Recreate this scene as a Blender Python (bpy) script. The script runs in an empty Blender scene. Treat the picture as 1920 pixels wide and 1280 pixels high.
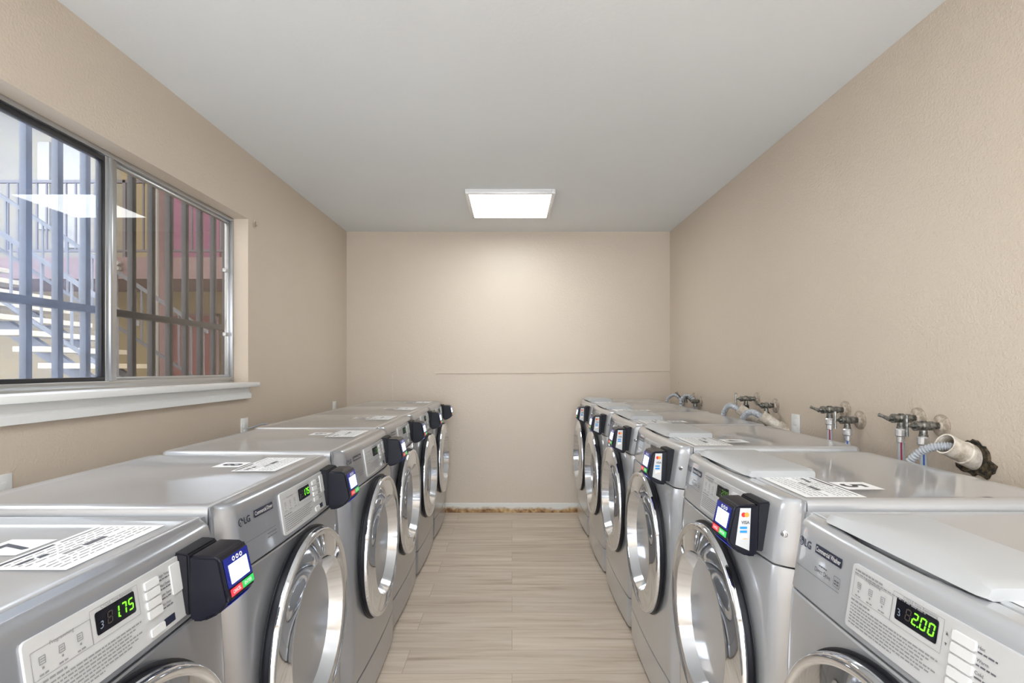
import bpy, bmesh, math, random
from mathutils import Vector, Matrix, Euler
random.seed(7)
S = bpy.context.scene
COL = S.collection
PI = math.pi

# ------------------------------------------------------------------ camera, world, lights, exposure
cam_d = bpy.data.cameras.new('camera')
cam_d.sensor_width = 36.0
cam_d.lens = 18.75
cam_d.shift_y = 50 / 1920
cam_d.clip_start = 0.02
cam = bpy.data.objects.new('camera', cam_d)
COL.objects.link(cam)
cam.location = (0, 0, 1.25)
cam.rotation_euler = (PI / 2, 0, 0)
S.camera = cam
S.view_settings.view_transform = 'Standard'
S.view_settings.look = 'None'
S.view_settings.gamma = 1.0
S.view_settings.use_curve_mapping = False
S.view_settings.exposure = 0.90

SKY = 4.6            # overcast daylight
PANEL = 8.0          # ceiling panel emission
w = bpy.data.worlds.new('daylight')
S.world = w
w.use_nodes = True
nt = w.node_tree
nt.nodes.clear()
o = nt.nodes.new('ShaderNodeOutputWorld')
b = nt.nodes.new('ShaderNodeBackground')
b.inputs['Color'].default_value = (0.88, 0.94, 1.0, 1)
b.inputs['Strength'].default_value = SKY
nt.links.new(b.outputs[0], o.inputs[0])

# ------------------------------------------------------------------ material helpers
def new_mat(name):
    m = bpy.data.materials.new(name)
    m.use_nodes = True
    return m, m.node_tree, m.node_tree.nodes['Principled BSDF']

def mat(name, col, rough=0.5, metal=0.0, emit=None, es=0.0, coat=0.0, spec=None):
    m, t, p = new_mat(name)
    p.inputs['Base Color'].default_value = (*col, 1)
    p.inputs['Roughness'].default_value = rough
    p.inputs['Metallic'].default_value = metal
    if coat:
        p.inputs['Coat Weight'].default_value = coat
        p.inputs['Coat Roughness'].default_value = 0.05
    if spec is not None:
        p.inputs['Specular IOR Level'].default_value = spec
    if emit:
        p.inputs['Emission Color'].default_value = (*emit, 1)
        p.inputs['Emission Strength'].default_value = es
    return m

def N(t, kind, **kw):
    n = t.nodes.new(kind)
    for k, v in kw.items():
        if k in n.inputs:
            n.inputs[k].default_value = v
        else:
            setattr(n, k, v)
    return n

def coords(t, scale=(1, 1, 1), kind='Object'):
    c = t.nodes.new('ShaderNodeTexCoord')
    mp = t.nodes.new('ShaderNodeMapping')
    mp.inputs['Scale'].default_value = scale
    t.links.new(c.outputs[kind], mp.inputs[0])
    return mp.outputs[0]

def ramp(t, src, stops):
    r = t.nodes.new('ShaderNodeValToRGB')
    e = r.color_ramp.elements
    while len(e) < len(stops):
        e.new(0.5)
    for i, (p, c) in enumerate(stops):
        e[i].position = p
        e[i].color = (*c, 1) if len(c) == 3 else c
    t.links.new(src, r.inputs[0])
    return r.outputs[0]

def plaster(name, col, var, bump=0.42, scale=110, rough=0.40, specks=False):
    m, t, p = new_mat(name)
    v = coords(t)
    n1 = N(t, 'ShaderNodeTexNoise', Scale=1.3, Detail=4.0)
    t.links.new(v, n1.inputs['Vector'])
    base = ramp(t, n1.outputs[0], [(0.3, var), (0.7, col)])
    if specks:
        vo = N(t, 'ShaderNodeTexVoronoi', Scale=9.0)
        t.links.new(v, vo.inputs['Vector'])
        k = ramp(t, vo.outputs['Distance'], [(0.035, (0.25,) * 3), (0.06, (1,) * 3)])
        mx = N(t, 'ShaderNodeMix', data_type='RGBA', blend_type='MULTIPLY')
        n3 = N(t, 'ShaderNodeTexNoise', Scale=1.9, Detail=2.0)
        t.links.new(v, n3.inputs['Vector'])
        f = ramp(t, n3.outputs[0], [(0.56, (0, 0, 0)), (0.62, (1, 1, 1))])
        t.links.new(f, mx.inputs['Factor'])
        t.links.new(base, mx.inputs[6])
        t.links.new(k, mx.inputs[7])
        base = mx.outputs[2]
    t.links.new(base, p.inputs['Base Color'])
    n2 = N(t, 'ShaderNodeTexNoise', Scale=scale, Detail=3.0, Roughness=0.6)
    t.links.new(v, n2.inputs['Vector'])
    bp = N(t, 'ShaderNodeBump', Strength=bump, Distance=0.004)
    t.links.new(n2.outputs[0], bp.inputs['Height'])
    t.links.new(bp.outputs[0], p.inputs['Normal'])
    p.inputs['Roughness'].default_value = rough
    return m

WALLC, WALLV = (0.62, 0.53, 0.435), (0.595, 0.505, 0.41)
M = {}
M['wall'] = plaster('wall_paint', WALLC, WALLV)
M['wall_r'] = plaster('wall_paint_worn', WALLC, WALLV, bump=0.6, scale=120, rough=0.33, specks=True)
M['ceil'] = plaster('ceiling_paint', (0.79, 0.81, 0.82), (0.76, 0.78, 0.79), bump=0.15, scale=60, rough=0.7)
M['white'] = mat('white_paint', (0.78, 0.78, 0.77), 0.35)
M['plastic'] = mat('white_plastic', (0.66, 0.66, 0.66), 0.35)

def floor_mat():
    m, t, p = new_mat('vinyl_plank')
    v = coords(t)
    br = N(t, 'ShaderNodeTexBrick', Scale=1.0)
    br.offset = 0.37
    br.inputs['Color1'].default_value = (0.0, 0.0, 0.0, 1)
    br.inputs['Color2'].default_value = (1.0, 1.0, 1.0, 1)
    br.inputs['Mortar'].default_value = (0.5, 0.5, 0.5, 1)
    br.inputs['Mortar Size'].default_value = 0.0016
    br.inputs['Mortar Smooth'].default_value = 0.3
    br.inputs['Brick Width'].default_value = 1.22
    br.inputs['Row Height'].default_value = 0.182
    t.links.new(v, br.inputs['Vector'])
    # grain, stretched along x and shifted per plank
    sep = N(t, 'ShaderNodeSeparateXYZ')
    t.links.new(v, sep.inputs[0])
    cmb = N(t, 'ShaderNodeCombineXYZ')
    sx = N(t, 'ShaderNodeMath', operation='MULTIPLY'); sx.inputs[1].default_value = 1.6
    sy = N(t, 'ShaderNodeMath', operation='MULTIPLY'); sy.inputs[1].default_value = 24.0
    sz = N(t, 'ShaderNodeMath', operation='MULTIPLY'); sz.inputs[1].default_value = 9.0
    t.links.new(sep.outputs[0], sx.inputs[0]); t.links.new(sep.outputs[1], sy.inputs[0]); t.links.new(br.outputs['Color'], sz.inputs[0])
    t.links.new(sx.outputs[0], cmb.inputs[0]); t.links.new(sy.outputs[0], cmb.inputs[1]); t.links.new(sz.outputs[0], cmb.inputs[2])
    g = N(t, 'ShaderNodeTexNoise', Scale=1.0, Detail=7.0, Roughness=0.62, Distortion=0.6)
    t.links.new(cmb.outputs[0], g.inputs['Vector'])
    base = ramp(t, g.outputs[0], [(0.25, (0.38, 0.295, 0.22)), (0.42, (0.57, 0.475, 0.375)), (0.6, (0.66, 0.57, 0.475)), (0.8, (0.72, 0.635, 0.54))])
    tone = ramp(t, br.outputs['Color'], [(0.0, (0.92, 0.91, 0.90)), (1.0, (1.04, 1.03, 1.02))])
    mx = N(t, 'ShaderNodeMix', data_type='RGBA', blend_type='MULTIPLY'); mx.inputs['Factor'].default_value = 1
    t.links.new(base, mx.inputs[6]); t.links.new(tone, mx.inputs[7])
    seam = N(t, 'ShaderNodeMix', data_type='RGBA')
    t.links.new(br.outputs['Fac'], seam.inputs['Factor'])
    t.links.new(mx.outputs[2], seam.inputs[6]); seam.inputs[7].default_value = (0.42, 0.33, 0.25, 1)
    t.links.new(seam.outputs[2], p.inputs['Base Color'])
    p.inputs['Roughness'].default_value = 0.45
    bp = N(t, 'ShaderNodeBump', Strength=0.08, Distance=0.002)
    t.links.new(g.outputs[0], bp.inputs['Height']); t.links.new(bp.outputs[0], p.inputs['Normal'])
    return m
M['floor'] = floor_mat()

def silver(name, base, rough, metal, coat):
    m, t, p = new_mat(name)
    p.inputs['Roughness'].default_value = rough
    p.inputs['Base Color'].default_value = (*base, 1)
    p.inputs['Metallic'].default_value = metal
    p.inputs['Coat Weight'].default_value = coat
    p.inputs['Coat Roughness'].default_value = 0.06
    return m
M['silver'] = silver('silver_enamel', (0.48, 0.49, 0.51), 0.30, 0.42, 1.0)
M['silver_shaded'] = silver('silver_enamel_shaded', (0.36, 0.372, 0.40), 0.29, 0.66, 0.6)  # machine silver darkened: shade on the dryer row put into the colour
M['silver_top'] = silver('silver_top', (0.54, 0.555, 0.58), 0.32, 0.5, 0.8)
M['panel'] = mat('light_grey_panel', (0.56, 0.56, 0.56), 0.3, 0.15)
M['lid'] = mat('pale_grey_plastic', (0.43, 0.435, 0.44), 0.38)
M['chrome'] = mat('chrome', (0.80, 0.83, 0.88), 0.05, 1.0)
M['chrome_in'] = mat('chrome_satin', (0.76, 0.79, 0.84), 0.12, 1.0)
M['doorglass'] = mat('smoked_glass', (0.20, 0.205, 0.215), 0.03, 0.6)
M['dark'] = mat('dark_gap', (0.015, 0.015, 0.018), 0.5)
M['black'] = mat('black_plastic', (0.008, 0.008, 0.014), 0.3, spec=0.3)
M['black_m'] = mat('black_matte', (0.010, 0.010, 0.014), 0.5, spec=0.25)
M['ink'] = mat('dark_print', (0.10, 0.10, 0.12), 0.5)
M['ink_s'] = mat('grey_print', (0.24, 0.24, 0.25), 0.5)
M['navy'] = mat('navy_badge', (0.018, 0.022, 0.045), 0.3)
M['badge_t'] = mat('badge_print', (0.62, 0.62, 0.62), 0.4)
M['lcd'] = mat('display_window', (0.006, 0.006, 0.010), 0.08)
M['digit'] = mat('green_digit', (0.05, 0.3, 0.0), 0.4, emit=(0.16, 1.0, 0.02), es=1.5)
M['digit_dim'] = mat('unlit_digit', (0.045, 0.035, 0.03), 0.4)
M['icon'] = mat('display_icon', (0.22, 0.27, 0.36), 0.4)
M['digit_off'] = mat('faint_green_digit', (0.05, 0.12, 0.02), 0.4, emit=(0.2, 0.6, 0.05), es=0.18)
M['paper'] = mat('paper', (0.86, 0.86, 0.86), 0.45)
M['screen'] = mat('lit_screen', (0.5, 0.6, 0.8), 0.2, emit=(0.70, 0.86, 1.0), es=1.5)
M['bezel'] = mat('blue_bezel', (0.01, 0.015, 0.10), 0.12, emit=(0.0, 0.02, 0.75), es=0.12)
M['strip'] = mat('blue_strip', (0.01, 0.02, 0.3), 0.2, emit=(0.0, 0.03, 0.9), es=0.22)
M['red'] = mat('red_key', (0.62, 0.03, 0.05), 0.35, emit=(0.9, 0.05, 0.08), es=0.25)
M['green'] = mat('green_key', (0.03, 0.45, 0.09), 0.35, emit=(0.02, 0.7, 0.12), es=0.25)
M['wprint'] = mat('white_print', (0.85, 0.85, 0.85), 0.4)
M['c_red'] = mat('red_print', (0.70, 0.02, 0.02), 0.4)
M['c_org'] = mat('orange_print', (0.85, 0.32, 0.05), 0.4)
M['c_blue'] = mat('blue_print', (0.02, 0.25, 0.62), 0.4)
M['alu'] = mat('aluminium', (0.52, 0.53, 0.54), 0.3, 0.85)
M['alu_w'] = mat('white_aluminium', (0.80, 0.80, 0.80), 0.3, 0.25)
M['gasket'] = mat('black_gasket', (0.008, 0.008, 0.012), 0.4)
M['bar'] = mat('dark_painted_steel', (0.028, 0.032, 0.045), 0.45)
M['hose'] = mat('grey_hose', (0.36, 0.38, 0.42), 0.45)
M['hose_l'] = mat('pale_grey_hose', (0.42, 0.44, 0.47), 0.4)
M['hose_red'] = mat('red_hose_stripe', (0.30, 0.02, 0.06), 0.45)
M['hose_blue'] = mat('blue_hose_stripe', (0.03, 0.09, 0.33), 0.45)
M['steel'] = mat('steel_ferrule', (0.70, 0.71, 0.73), 0.25, 0.8)

def noisy(name, c1, c2, scale, rough, metal=0.0, lo=0.4, hi=0.6, bump=0.0):
    m, t, p = new_mat(name)
    v = coords(t)
    n = N(t, 'ShaderNodeTexNoise', Scale=scale, Detail=5.0, Roughness=0.65)
    t.links.new(v, n.inputs['Vector'])
    t.links.new(ramp(t, n.outputs[0], [(lo, c1), (hi, c2)]), p.inputs['Base Color'])
    p.inputs['Roughness'].default_value = rough
    p.inputs['Metallic'].default_value = metal
    if bump:
        bp = N(t, 'ShaderNodeBump', Strength=bump, Distance=0.003)
        t.links.new(n.outputs[0], bp.inputs['Height']); t.links.new(bp.outputs[0], p.inputs['Normal'])
    return m
M['brass'] = noisy('tarnished_brass', (0.085, 0.085, 0.08), (0.31, 0.30, 0.275), 60, 0.36, 0.75)
M['escut'] = noisy('painted_flange', (0.30, 0.24, 0.18), (0.58, 0.50, 0.42), 40, 0.45, 0.1)
M['pipe'] = noisy('dirty_pvc', (0.34, 0.27, 0.19), (0.72, 0.66, 0.58), 22, 0.45, lo=0.3, hi=0.55)
M['hole'] = noisy('broken_plaster', (0.012, 0.010, 0.008), (0.20, 0.14, 0.07), 60, 0.9, lo=0.42, hi=0.8, bump=1.0)

def base_mat():
    m, t, p = new_mat('stained_baseboard')
    v = coords(t)
    sep = N(t, 'ShaderNodeSeparateXYZ'); t.links.new(v, sep.inputs[0])
    n = N(t, 'ShaderNodeTexNoise', Scale=6.0, Detail=7.0, Roughness=0.7); t.links.new(v, n.inputs['Vector'])
    a = N(t, 'ShaderNodeMath', operation='MULTIPLY_ADD'); a.inputs[1].default_value = 0.09; a.inputs[2].default_value = -0.008
    t.links.new(n.outputs[0], a.inputs[0])
    s = N(t, 'ShaderNodeMath', operation='SUBTRACT'); t.links.new(a.outputs[0], s.inputs[0]); t.links.new(sep.outputs[2], s.inputs[1])
    k = N(t, 'ShaderNodeMath', operation='MULTIPLY_ADD'); k.inputs[1].default_value = 40; k.inputs[2].default_value = 0.5; t.links.new(s.outputs[0], k.inputs[0])
    n2 = N(t, 'ShaderNodeTexNoise', Scale=25.0, Detail=5.0); t.links.new(v, n2.inputs['Vector'])
    rust = ramp(t, n2.outputs[0], [(0.35, (0.16, 0.07, 0.02)), (0.5, (0.38, 0.21, 0.08)), (0.7, (0.62, 0.45, 0.22))])
    mx = N(t, 'ShaderNodeMix', data_type='RGBA', clamp_factor=True)
    t.links.new(k.outputs[0], mx.inputs['Factor']); mx.inputs[6].default_value = (0.70, 0.69, 0.64, 1); t.links.new(rust, mx.inputs[7])
    t.links.new(mx.outputs[2], p.inputs['Base Color'])
    p.inputs['Roughness'].default_value = 0.45
    return m
M['base'] = base_mat()

def pane(name, dirt_col, lo, hi, tint, scale=5.0):
    m, t, p = new_mat(name)
    t.nodes.remove(p)
    out = t.nodes['Material Output']
    tr = N(t, 'ShaderNodeBsdfTransparent'); tr.inputs['Color'].default_value = (*tint, 1)
    gl = N(t, 'ShaderNodeBsdfGlossy'); gl.inputs['Roughness'].default_value = 0.0
    lw = N(t, 'ShaderNodeLayerWeight', Blend=0.5)
    pw = N(t, 'ShaderNodeMath', operation='POWER'); pw.inputs[1].default_value = 5.0; t.links.new(lw.outputs['Facing'], pw.inputs[0])
    fr = N(t, 'ShaderNodeMath', operation='MULTIPLY_ADD'); fr.inputs[1].default_value = 0.96; fr.inputs[2].default_value = 0.03; t.links.new(pw.outputs[0], fr.inputs[0])
    df = N(t, 'ShaderNodeBsdfDiffuse'); df.inputs['Color'].default_value = (*dirt_col, 1)
    tl = N(t, 'ShaderNodeBsdfTranslucent'); tl.inputs['Color'].default_value = (*dirt_col, 1)
    dd = N(t, 'ShaderNodeMixShader'); dd.inputs[0].default_value = 0.6
    t.links.new(df.outputs[0], dd.inputs[1]); t.links.new(tl.outputs[0], dd.inputs[2])
    n = N(t, 'ShaderNodeTexNoise', Scale=scale, Detail=8.0, Roughness=0.7); t.links.new(coords(t), n.inputs['Vector'])
    f = ramp(t, n.outputs[0], [(0.3, (lo,) * 3), (0.75, (hi,) * 3)])
    m1 = N(t, 'ShaderNodeMixShader'); t.links.new(f, m1.inputs[0]); t.links.new(tr.outputs[0], m1.inputs[1]); t.links.new(dd.outputs[0], m1.inputs[2])
    m2 = N(t, 'ShaderNodeMixShader'); t.links.new(fr.outputs[0], m2.inputs[0]); t.links.new(m1.outputs[0], m2.inputs[1]); t.links.new(gl.outputs[0], m2.inputs[2])
    t.links.new(m2.outputs[0], out.inputs[0])
    return m
M['pane_dusty'] = pane('dusty_glass', (0.22, 0.27, 0.40), 0.05, 0.27, (1, 1, 1))
M['pane_clear'] = pane('grimy_glass', (0.20, 0.185, 0.165), 0.02, 0.09, (0.66, 0.62, 0.58))

# exterior
M['x_cream'] = mat('cream_stucco', (0.17, 0.155, 0.12), 0.8)
M['x_yellow'] = mat('ochre_stucco', (0.19, 0.15, 0.08), 0.8)
M['x_fascia'] = mat('mauve_fascia', (0.14, 0.09, 0.09), 0.7)
M['x_pink'] = mat('pink_panel', (0.17, 0.06, 0.105), 0.7)
M['x_red'] = mat('red_door_paint', (0.124, 0.031, 0.025), 0.6)
M['x_rail'] = mat('exterior_railing_paint', (0.062, 0.056, 0.068), 0.5)
M['x_stair'] = mat('stair_rail_paint', (0.075, 0.08, 0.095), 0.5)
M['x_tread'] = mat('concrete_tread', (0.34, 0.30, 0.23), 0.8)
M['x_ground'] = noisy('courtyard_concrete', (0.21, 0.19, 0.17), (0.27, 0.25, 0.22), 4, 0.8)
M['x_white'] = mat('exterior_white', (0.20, 0.195, 0.18), 0.5)
M['x_shade'] = mat('walkway_soffit', (0.186, 0.167, 0.136), 0.8)

# ------------------------------------------------------------------ mesh helpers
def finish(name, bm, mats, parent=None, smooth=30, loc=None):
    if isinstance(mats, str):
        mats = [mats]
    me = bpy.data.meshes.new(name)
    bm.to_mesh(me)
    bm.free()
    for k in mats:
        me.materials.append(M[k])
    if smooth:
        me.shade_smooth()
        me.set_sharp_from_angle(angle=math.radians(smooth))
    ob = bpy.data.objects.new(name, me)
    COL.objects.link(ob)
    if parent:
        ob.parent = parent
    if loc:
        ob.location = loc
    return ob

def empty(name, loc=(0, 0, 0), rz=0):
    e = bpy.data.objects.new(name, None)
    COL.objects.link(e)
    e.location = loc
    e.rotation_euler = (0, 0, rz)
    e.empty_display_size = 0.1
    return e

def tag(ob, label=None, cat=None, group=None, kind=None):
    if label: ob['label'] = label
    if cat: ob['category'] = cat
    if group: ob['group'] = group
    if kind: ob['kind'] = kind
    return ob

def box(bm, lo, hi, mi=0, bevel=0.0):
    r = bmesh.ops.create_cube(bm, size=1)
    vs = r['verts']
    for v in vs:
        v.co = Vector((lo[i] + (v.co[i] + 0.5) * (hi[i] - lo[i]) for i in range(3)))
    fs = list({f for v in vs for f in v.link_faces})
    for f in fs: f.material_index = mi
    if bevel:
        es = list({e for v in vs for e in v.link_edges})
        r = bmesh.ops.bevel(bm, geom=es, offset=bevel, segments=2, profile=0.5, affect='EDGES')
        for f in r['faces']: f.material_index = mi
    return vs

def quad(bm, pts, mi=0):
    f = bm.faces.new([bm.verts.new(p) for p in pts])
    f.material_index = mi
    return f

def loft(bm, loops, mi=0, cap=True, close=True):
    rows = [[bm.verts.new(p) for p in L] for L in loops]
    n = len(rows[0])
    for a, c in zip(rows, rows[1:]):
        for i in range(n if close else n - 1):
            j = (i + 1) % n
            f = bm.faces.new((a[i], a[j], c[j], c[i])); f.material_index = mi
    if cap:
        for r in (rows[0], rows[-1]):
            try:
                f = bm.faces.new(r); f.material_index = mi
            except ValueError:
                pass
    return rows

def fix(bm):
    bmesh.ops.recalc_face_normals(bm, faces=bm.faces[:])

def lathe(bm, prof, mtx, seg=64, mi=0, a0=0.0, a1=2 * PI):
    """prof: list of (r, h); axis is local +Z of mtx"""
    full = abs(a1 - a0 - 2 * PI) < 1e-6
    n = seg if full else seg + 1
    rows = []
    for r, h in prof:
        if r < 1e-6:
            rows.append([bm.verts.new(mtx @ Vector((0, 0, h)))])
        else:
            rows.append([bm.verts.new(mtx @ Vector((r * math.cos(a0 + (a1 - a0) * i / seg), r * math.sin(a0 + (a1 - a0) * i / seg), h))) for i in range(n)])
    for A, B in zip(rows, rows[1:]):
        for i in range(seg):
            j = (i + 1) % n
            if len(A) == 1 and len(B) == 1: continue
            if len(A) == 1: vs = (A[0], B[j], B[i])
            elif len(B) == 1: vs = (A[i], A[j], B[0])
            else: vs = (A[i], A[j], B[j], B[i])
            f = bm.faces.new(vs); f.material_index = mi

def tube(bm, pts, r, seg=10, mi=0, cap=True, ribs=None):
    pts = [Vector(p) for p in pts]
    rows = []
    up = Vector((0, 0, 1))
    prev = None
    for i, p in enumerate(pts):
        d = (pts[min(i + 1, len(pts) - 1)] - pts[max(i - 1, 0)]).normalized()
        if prev is None:
            x = d.orthogonal().normalized()
        else:
            x = (prev - d * prev.dot(d)).normalized()
        prev = x
        y = d.cross(x)
        rr = r[i] if isinstance(r, (list, tuple)) else r
        rows.append([p + (x * math.cos(2 * PI * k / seg) + y * math.sin(2 * PI * k / seg)) * rr for k in range(seg)])
    loft(bm, rows, mi, cap)

def spline(ctrl, n=24):
    P = [Vector(c) for c in ctrl]
    P = [P[0] * 2 - P[1]] + P + [P[-1] * 2 - P[-2]]
    out = []
    segs = len(P) - 3
    for s in range(segs):
        a, b_, c, d = P[s:s + 4]
        m = max(2, n // segs)
        for k in range(m + (1 if s == segs - 1 else 0)):
            u = k / m
            out.append(0.5 * ((2 * b_) + (c - a) * u + (2 * a - 5 * b_ + 4 * c - d) * u * u + (3 * b_ - a - 3 * c + d) * u ** 3))
    return out

def struct(ob):
    ob['kind'] = 'structure'
    return ob

def text_bm(s, size, bold=0.0):
    cu = bpy.data.curves.new('tmp', 'FONT')
    cu.body = s
    cu.size = size
    cu.offset = bold
    cu.resolution_u = 3
    ob = bpy.data.objects.new('tmp', cu)
    me = bpy.data.meshes.new_from_object(ob)
    bm = bmesh.new()
    bm.from_mesh(me)
    bpy.data.objects.remove(ob); bpy.data.curves.remove(cu); bpy.data.meshes.remove(me)
    return bm

def add_text(bm, s, size, place, mi=0, bold=0.0, width=None):
    """place(u, v) -> 3D point; text laid from (0,0); width stretches it"""
    t = text_bm(s, size, bold)
    xs = [v.co.x for v in t.verts]
    x0, x1 = min(xs), max(xs)
    k = (width / (x1 - x0)) if width else 1.0
    mp = {}
    for v in t.verts:
        mp[v] = bm.verts.new(place((v.co.x - x0) * k, v.co.y))
    for f in t.faces:
        try:
            nf = bm.faces.new([mp[v] for v in f.verts]); nf.material_index = mi
        except ValueError:
            pass
    t.free()

# ------------------------------------------------------------------ room shell
XL, XR, YB, YF, HC = -1.435, 1.370, 4.63, -1.9, 2.435
TH = 0.12
def ceil_z(y): return HC - 0.008 * (YB - y)
WY0, WY1, WZ0, WZ1 = 1.10, 2.90, 1.165, 2.062      # window opening in the left wall

bm = bmesh.new(); box(bm, (XL - 0.2, YF - 0.2, -0.12), (XR + 0.2, YB + 0.2, 0.0)); struct(finish('floor', bm, 'floor', smooth=0))
bm = bmesh.new()
vs = box(bm, (XL - 0.16, YF - 0.16, 0), (XR + 0.16, YB + 0.16, 0.12))
for v in vs: v.co.z += ceil_z(v.co.y)
struct(finish('ceiling', bm, 'ceil', smooth=0))
bm = bmesh.new(); box(bm, (XL - TH, YB, 0), (XR + TH, YB + TH, HC + 0.02)); struct(finish('wall_back', bm, 'wall', smooth=0))
bm = bmesh.new(); box(bm, (XR, YF, 0), (XR + TH, YB, HC + 0.01)); struct(finish('wall_right', bm, 'wall_r', smooth=0))
bm = bmesh.new()      # unseen entrance side, opened wide to let daylight fill the room: piers and lintel
box(bm, (XL - TH, YF - TH, 0), (XL + 0.25, YF, HC - 0.02)); box(bm, (XR - 0.25, YF - TH, 0), (XR + TH, YF, HC - 0.02)); box(bm, (XL + 0.25, YF - TH, 2.2), (XR - 0.25, YF, HC - 0.02))
struct(finish('wall_front', bm, 'wall', smooth=0))
bm = bmesh.new()
box(bm, (XL - TH, YF, 0), (XL, YB, WZ0)); box(bm, (XL - TH, YF, WZ1), (XL, YB, HC + 0.01))
box(bm, (XL - TH, YF, WZ0), (XL, WY0, WZ1)); box(bm, (XL - TH, WY1, WZ0), (XL, YB, WZ1))
struct(finish('wall_left', bm, 'wall', smooth=0))

# baseboard at the back wall, stained
bm = bmesh.new()
prof = [(0, 0), (0, 0.082), (-0.006, 0.082), (-0.011, 0.076), (-0.012, 0.066), (-0.013, 0.0)]
loft(bm, [[(x, YB + a, z) for a, z in prof] for x in (XL, XR)]); fix(bm)
struct(finish('baseboard_back', bm, 'base'))
# raised edge of the old patch panel in the back wall
bm = bmesh.new()
prof = [(-0.663, 1.2065), (0.2, 1.211), (1.37, 1.226)]
for (x0, z0), (x1, z1) in zip(prof, prof[1:]):
    loft(bm, [[(x, YB, z - 0.006), (x, YB - 0.006, z - 0.004), (x, YB - 0.006, z), (x, YB, z + 0.002)] for x, z in ((x0, z0), (x1, z1))])
fix(bm); struct(finish('trim_1', bm, 'wall', smooth=0))
bm = bmesh.new(); box(bm, (-1.044, YB - 0.004, 0.92), (-1.038, YB, 1.20)); struct(finish('trim_2', bm, 'wall', smooth=0))

# ------------------------------------------------------------------ ceiling lamp and added fill panels
def lamp(y, label):
    t = empty('ceiling_light', (-0.012, y, ceil_z(y) - 0.03))
    tag(t, label, 'ceiling light')
    hx, hy = 0.297, 0.297
    bm = bmesh.new()
    for s in (-1, 1):
        box(bm, (s * hx - (0.024 if s > 0 else 0), -hy, -0.001), (s * hx + (0.024 if s < 0 else 0), hy, 0.029), bevel=0.001)
        box(bm, (-hx + 0.0242, s * hy - (0.024 if s > 0 else 0), -0.001), (hx - 0.0242, s * hy + (0.024 if s < 0 else 0), 0.029), bevel=0.001)
    finish('frame', bm, 'alu_w', t)
    bm = bmesh.new(); box(bm, (-hx + 0.02, -hy + 0.02, 0.002), (hx - 0.02, hy - 0.02, 0.02))
    finish('diffuser', bm, 'diff', t, smooth=0)
    bm = bmesh.new(); box(bm, (-hx + 0.004, -hy + 0.004, 0.02), (hx - 0.004, hy - 0.004, 0.036))
    finish('back_tray', bm, 'dark', t, smooth=0)
M['diff'] = mat('lit_diffuser', (0.9, 0.9, 0.9), 0.4, emit=(0.93, 0.98, 1.0), es=PANEL)
lamp(3.80, 'square flush ceiling light with white frame, lit above the aisle')
lamp(0.45, 'added unseen fill light, square white-framed ceiling panel nearer the entrance')  # panel out of view, added to brighten the near machines
lamp(-1.2, 'added unseen fill light, square white-framed ceiling panel by the entrance wall')  # another out-of-view panel, added for more fill light

# ------------------------------------------------------------------ window
def frame_box(bm, x0, x1, y0, y1, z0, z1, t, mi=0, bevel=0.002):
    box(bm, (x0, y0, z0), (x1, y1, z0 + t), mi, bevel); box(bm, (x0, y0, z1 - t), (x1, y1, z1), mi, bevel)
    box(bm, (x0, y0, z0 + t), (x1, y0 + t, z1 - t), mi, bevel); box(bm, (x0, y1 - t, z0 + t), (x1, y1, z1 - t), mi, bevel)
win = empty('window_1', (0, 0, 0)); struct(win)
FX = -1.512
bm = bmesh.new()
frame_box(bm, FX - 0.042, FX, WY0, WY1, WZ0 + 0.001, WZ1 - 0.001, 0.017)
box(bm, (FX - 0.042, WY0 + 0.017, WZ0 + 0.016), (FX - 0.001, WY1 - 0.017, WZ0 + 0.037), 0, 0.002)
finish('window_frame', bm, 'alu', win)
MY = 2.035
bm = bmesh.new()     # fixed far sash
frame_box(bm, FX - 0.035, FX - 0.014, MY, WY1 - 0.017, WZ0 + 0.036, WZ1 - 0.018, 0.014)
box(bm, (FX - 0.034, MY - 0.045, WZ0 + 0.036), (FX - 0.004, MY + 0.012, WZ1 - 0.018), 0, 0.003)
box(bm, (FX - 0.02, MY - 0.03, WZ0 + 0.036), (FX + 0.004, MY - 0.012, WZ1 - 0.018), 0, 0.003)
finish('fixed_sash', bm, 'alu', win)
bm = bmesh.new()     # near sliding sash with black gasket
frame_box(bm, FX - 0.03, FX - 0.006, WY0 + 0.02, MY - 0.045, WZ0 + 0.034, WZ1 - 0.022, 0.018)
finish('sliding_sash', bm, 'gasket', win)
bm = bmesh.new(); box(bm, (FX - 0.021, WY0 + 0.03, WZ0 + 0.04), (FX - 0.017, MY - 0.05, WZ1 - 0.03)); finish('near_pane', bm, 'pane_dusty', win, smooth=0)
bm = bmesh.new(); box(bm, (FX - 0.027, MY + 0.01, WZ0 + 0.04), (FX - 0.023, WY1 - 0.03, WZ1 - 0.03)); finish('far_pane', bm, 'pane_clear', win, smooth=0)
bm = bmesh.new()
for z in (1.42, 1.76):
    box(bm, (FX - 0.022, WY1 - 0.075, z), (FX - 0.006, WY1 - 0.045, z + 0.02), 0, 0.003)
finish('sash_clip', bm, 'alu', win)
bm = bmesh.new()     # stool and apron
box(bm, (FX, WY0 - 0.02, 1.150), (-1.384, 2.932, 1.174), 0, 0.003)
struct(finish('trim_3', bm, 'white'))
bm = bmesh.new()
prof = [(XL, 1.150), (XL + 0.012, 1.150), (XL + 0.014, 1.122), (XL + 0.024, 1.112), (XL + 0.024, 1.089), (XL, 1.089)]
loft(bm, [[(x, y, z) for x, z in prof] for y in (WY0 - 0.03, 2.888)]); fix(bm)
struct(finish('trim_4', bm, 'white'))

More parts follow.
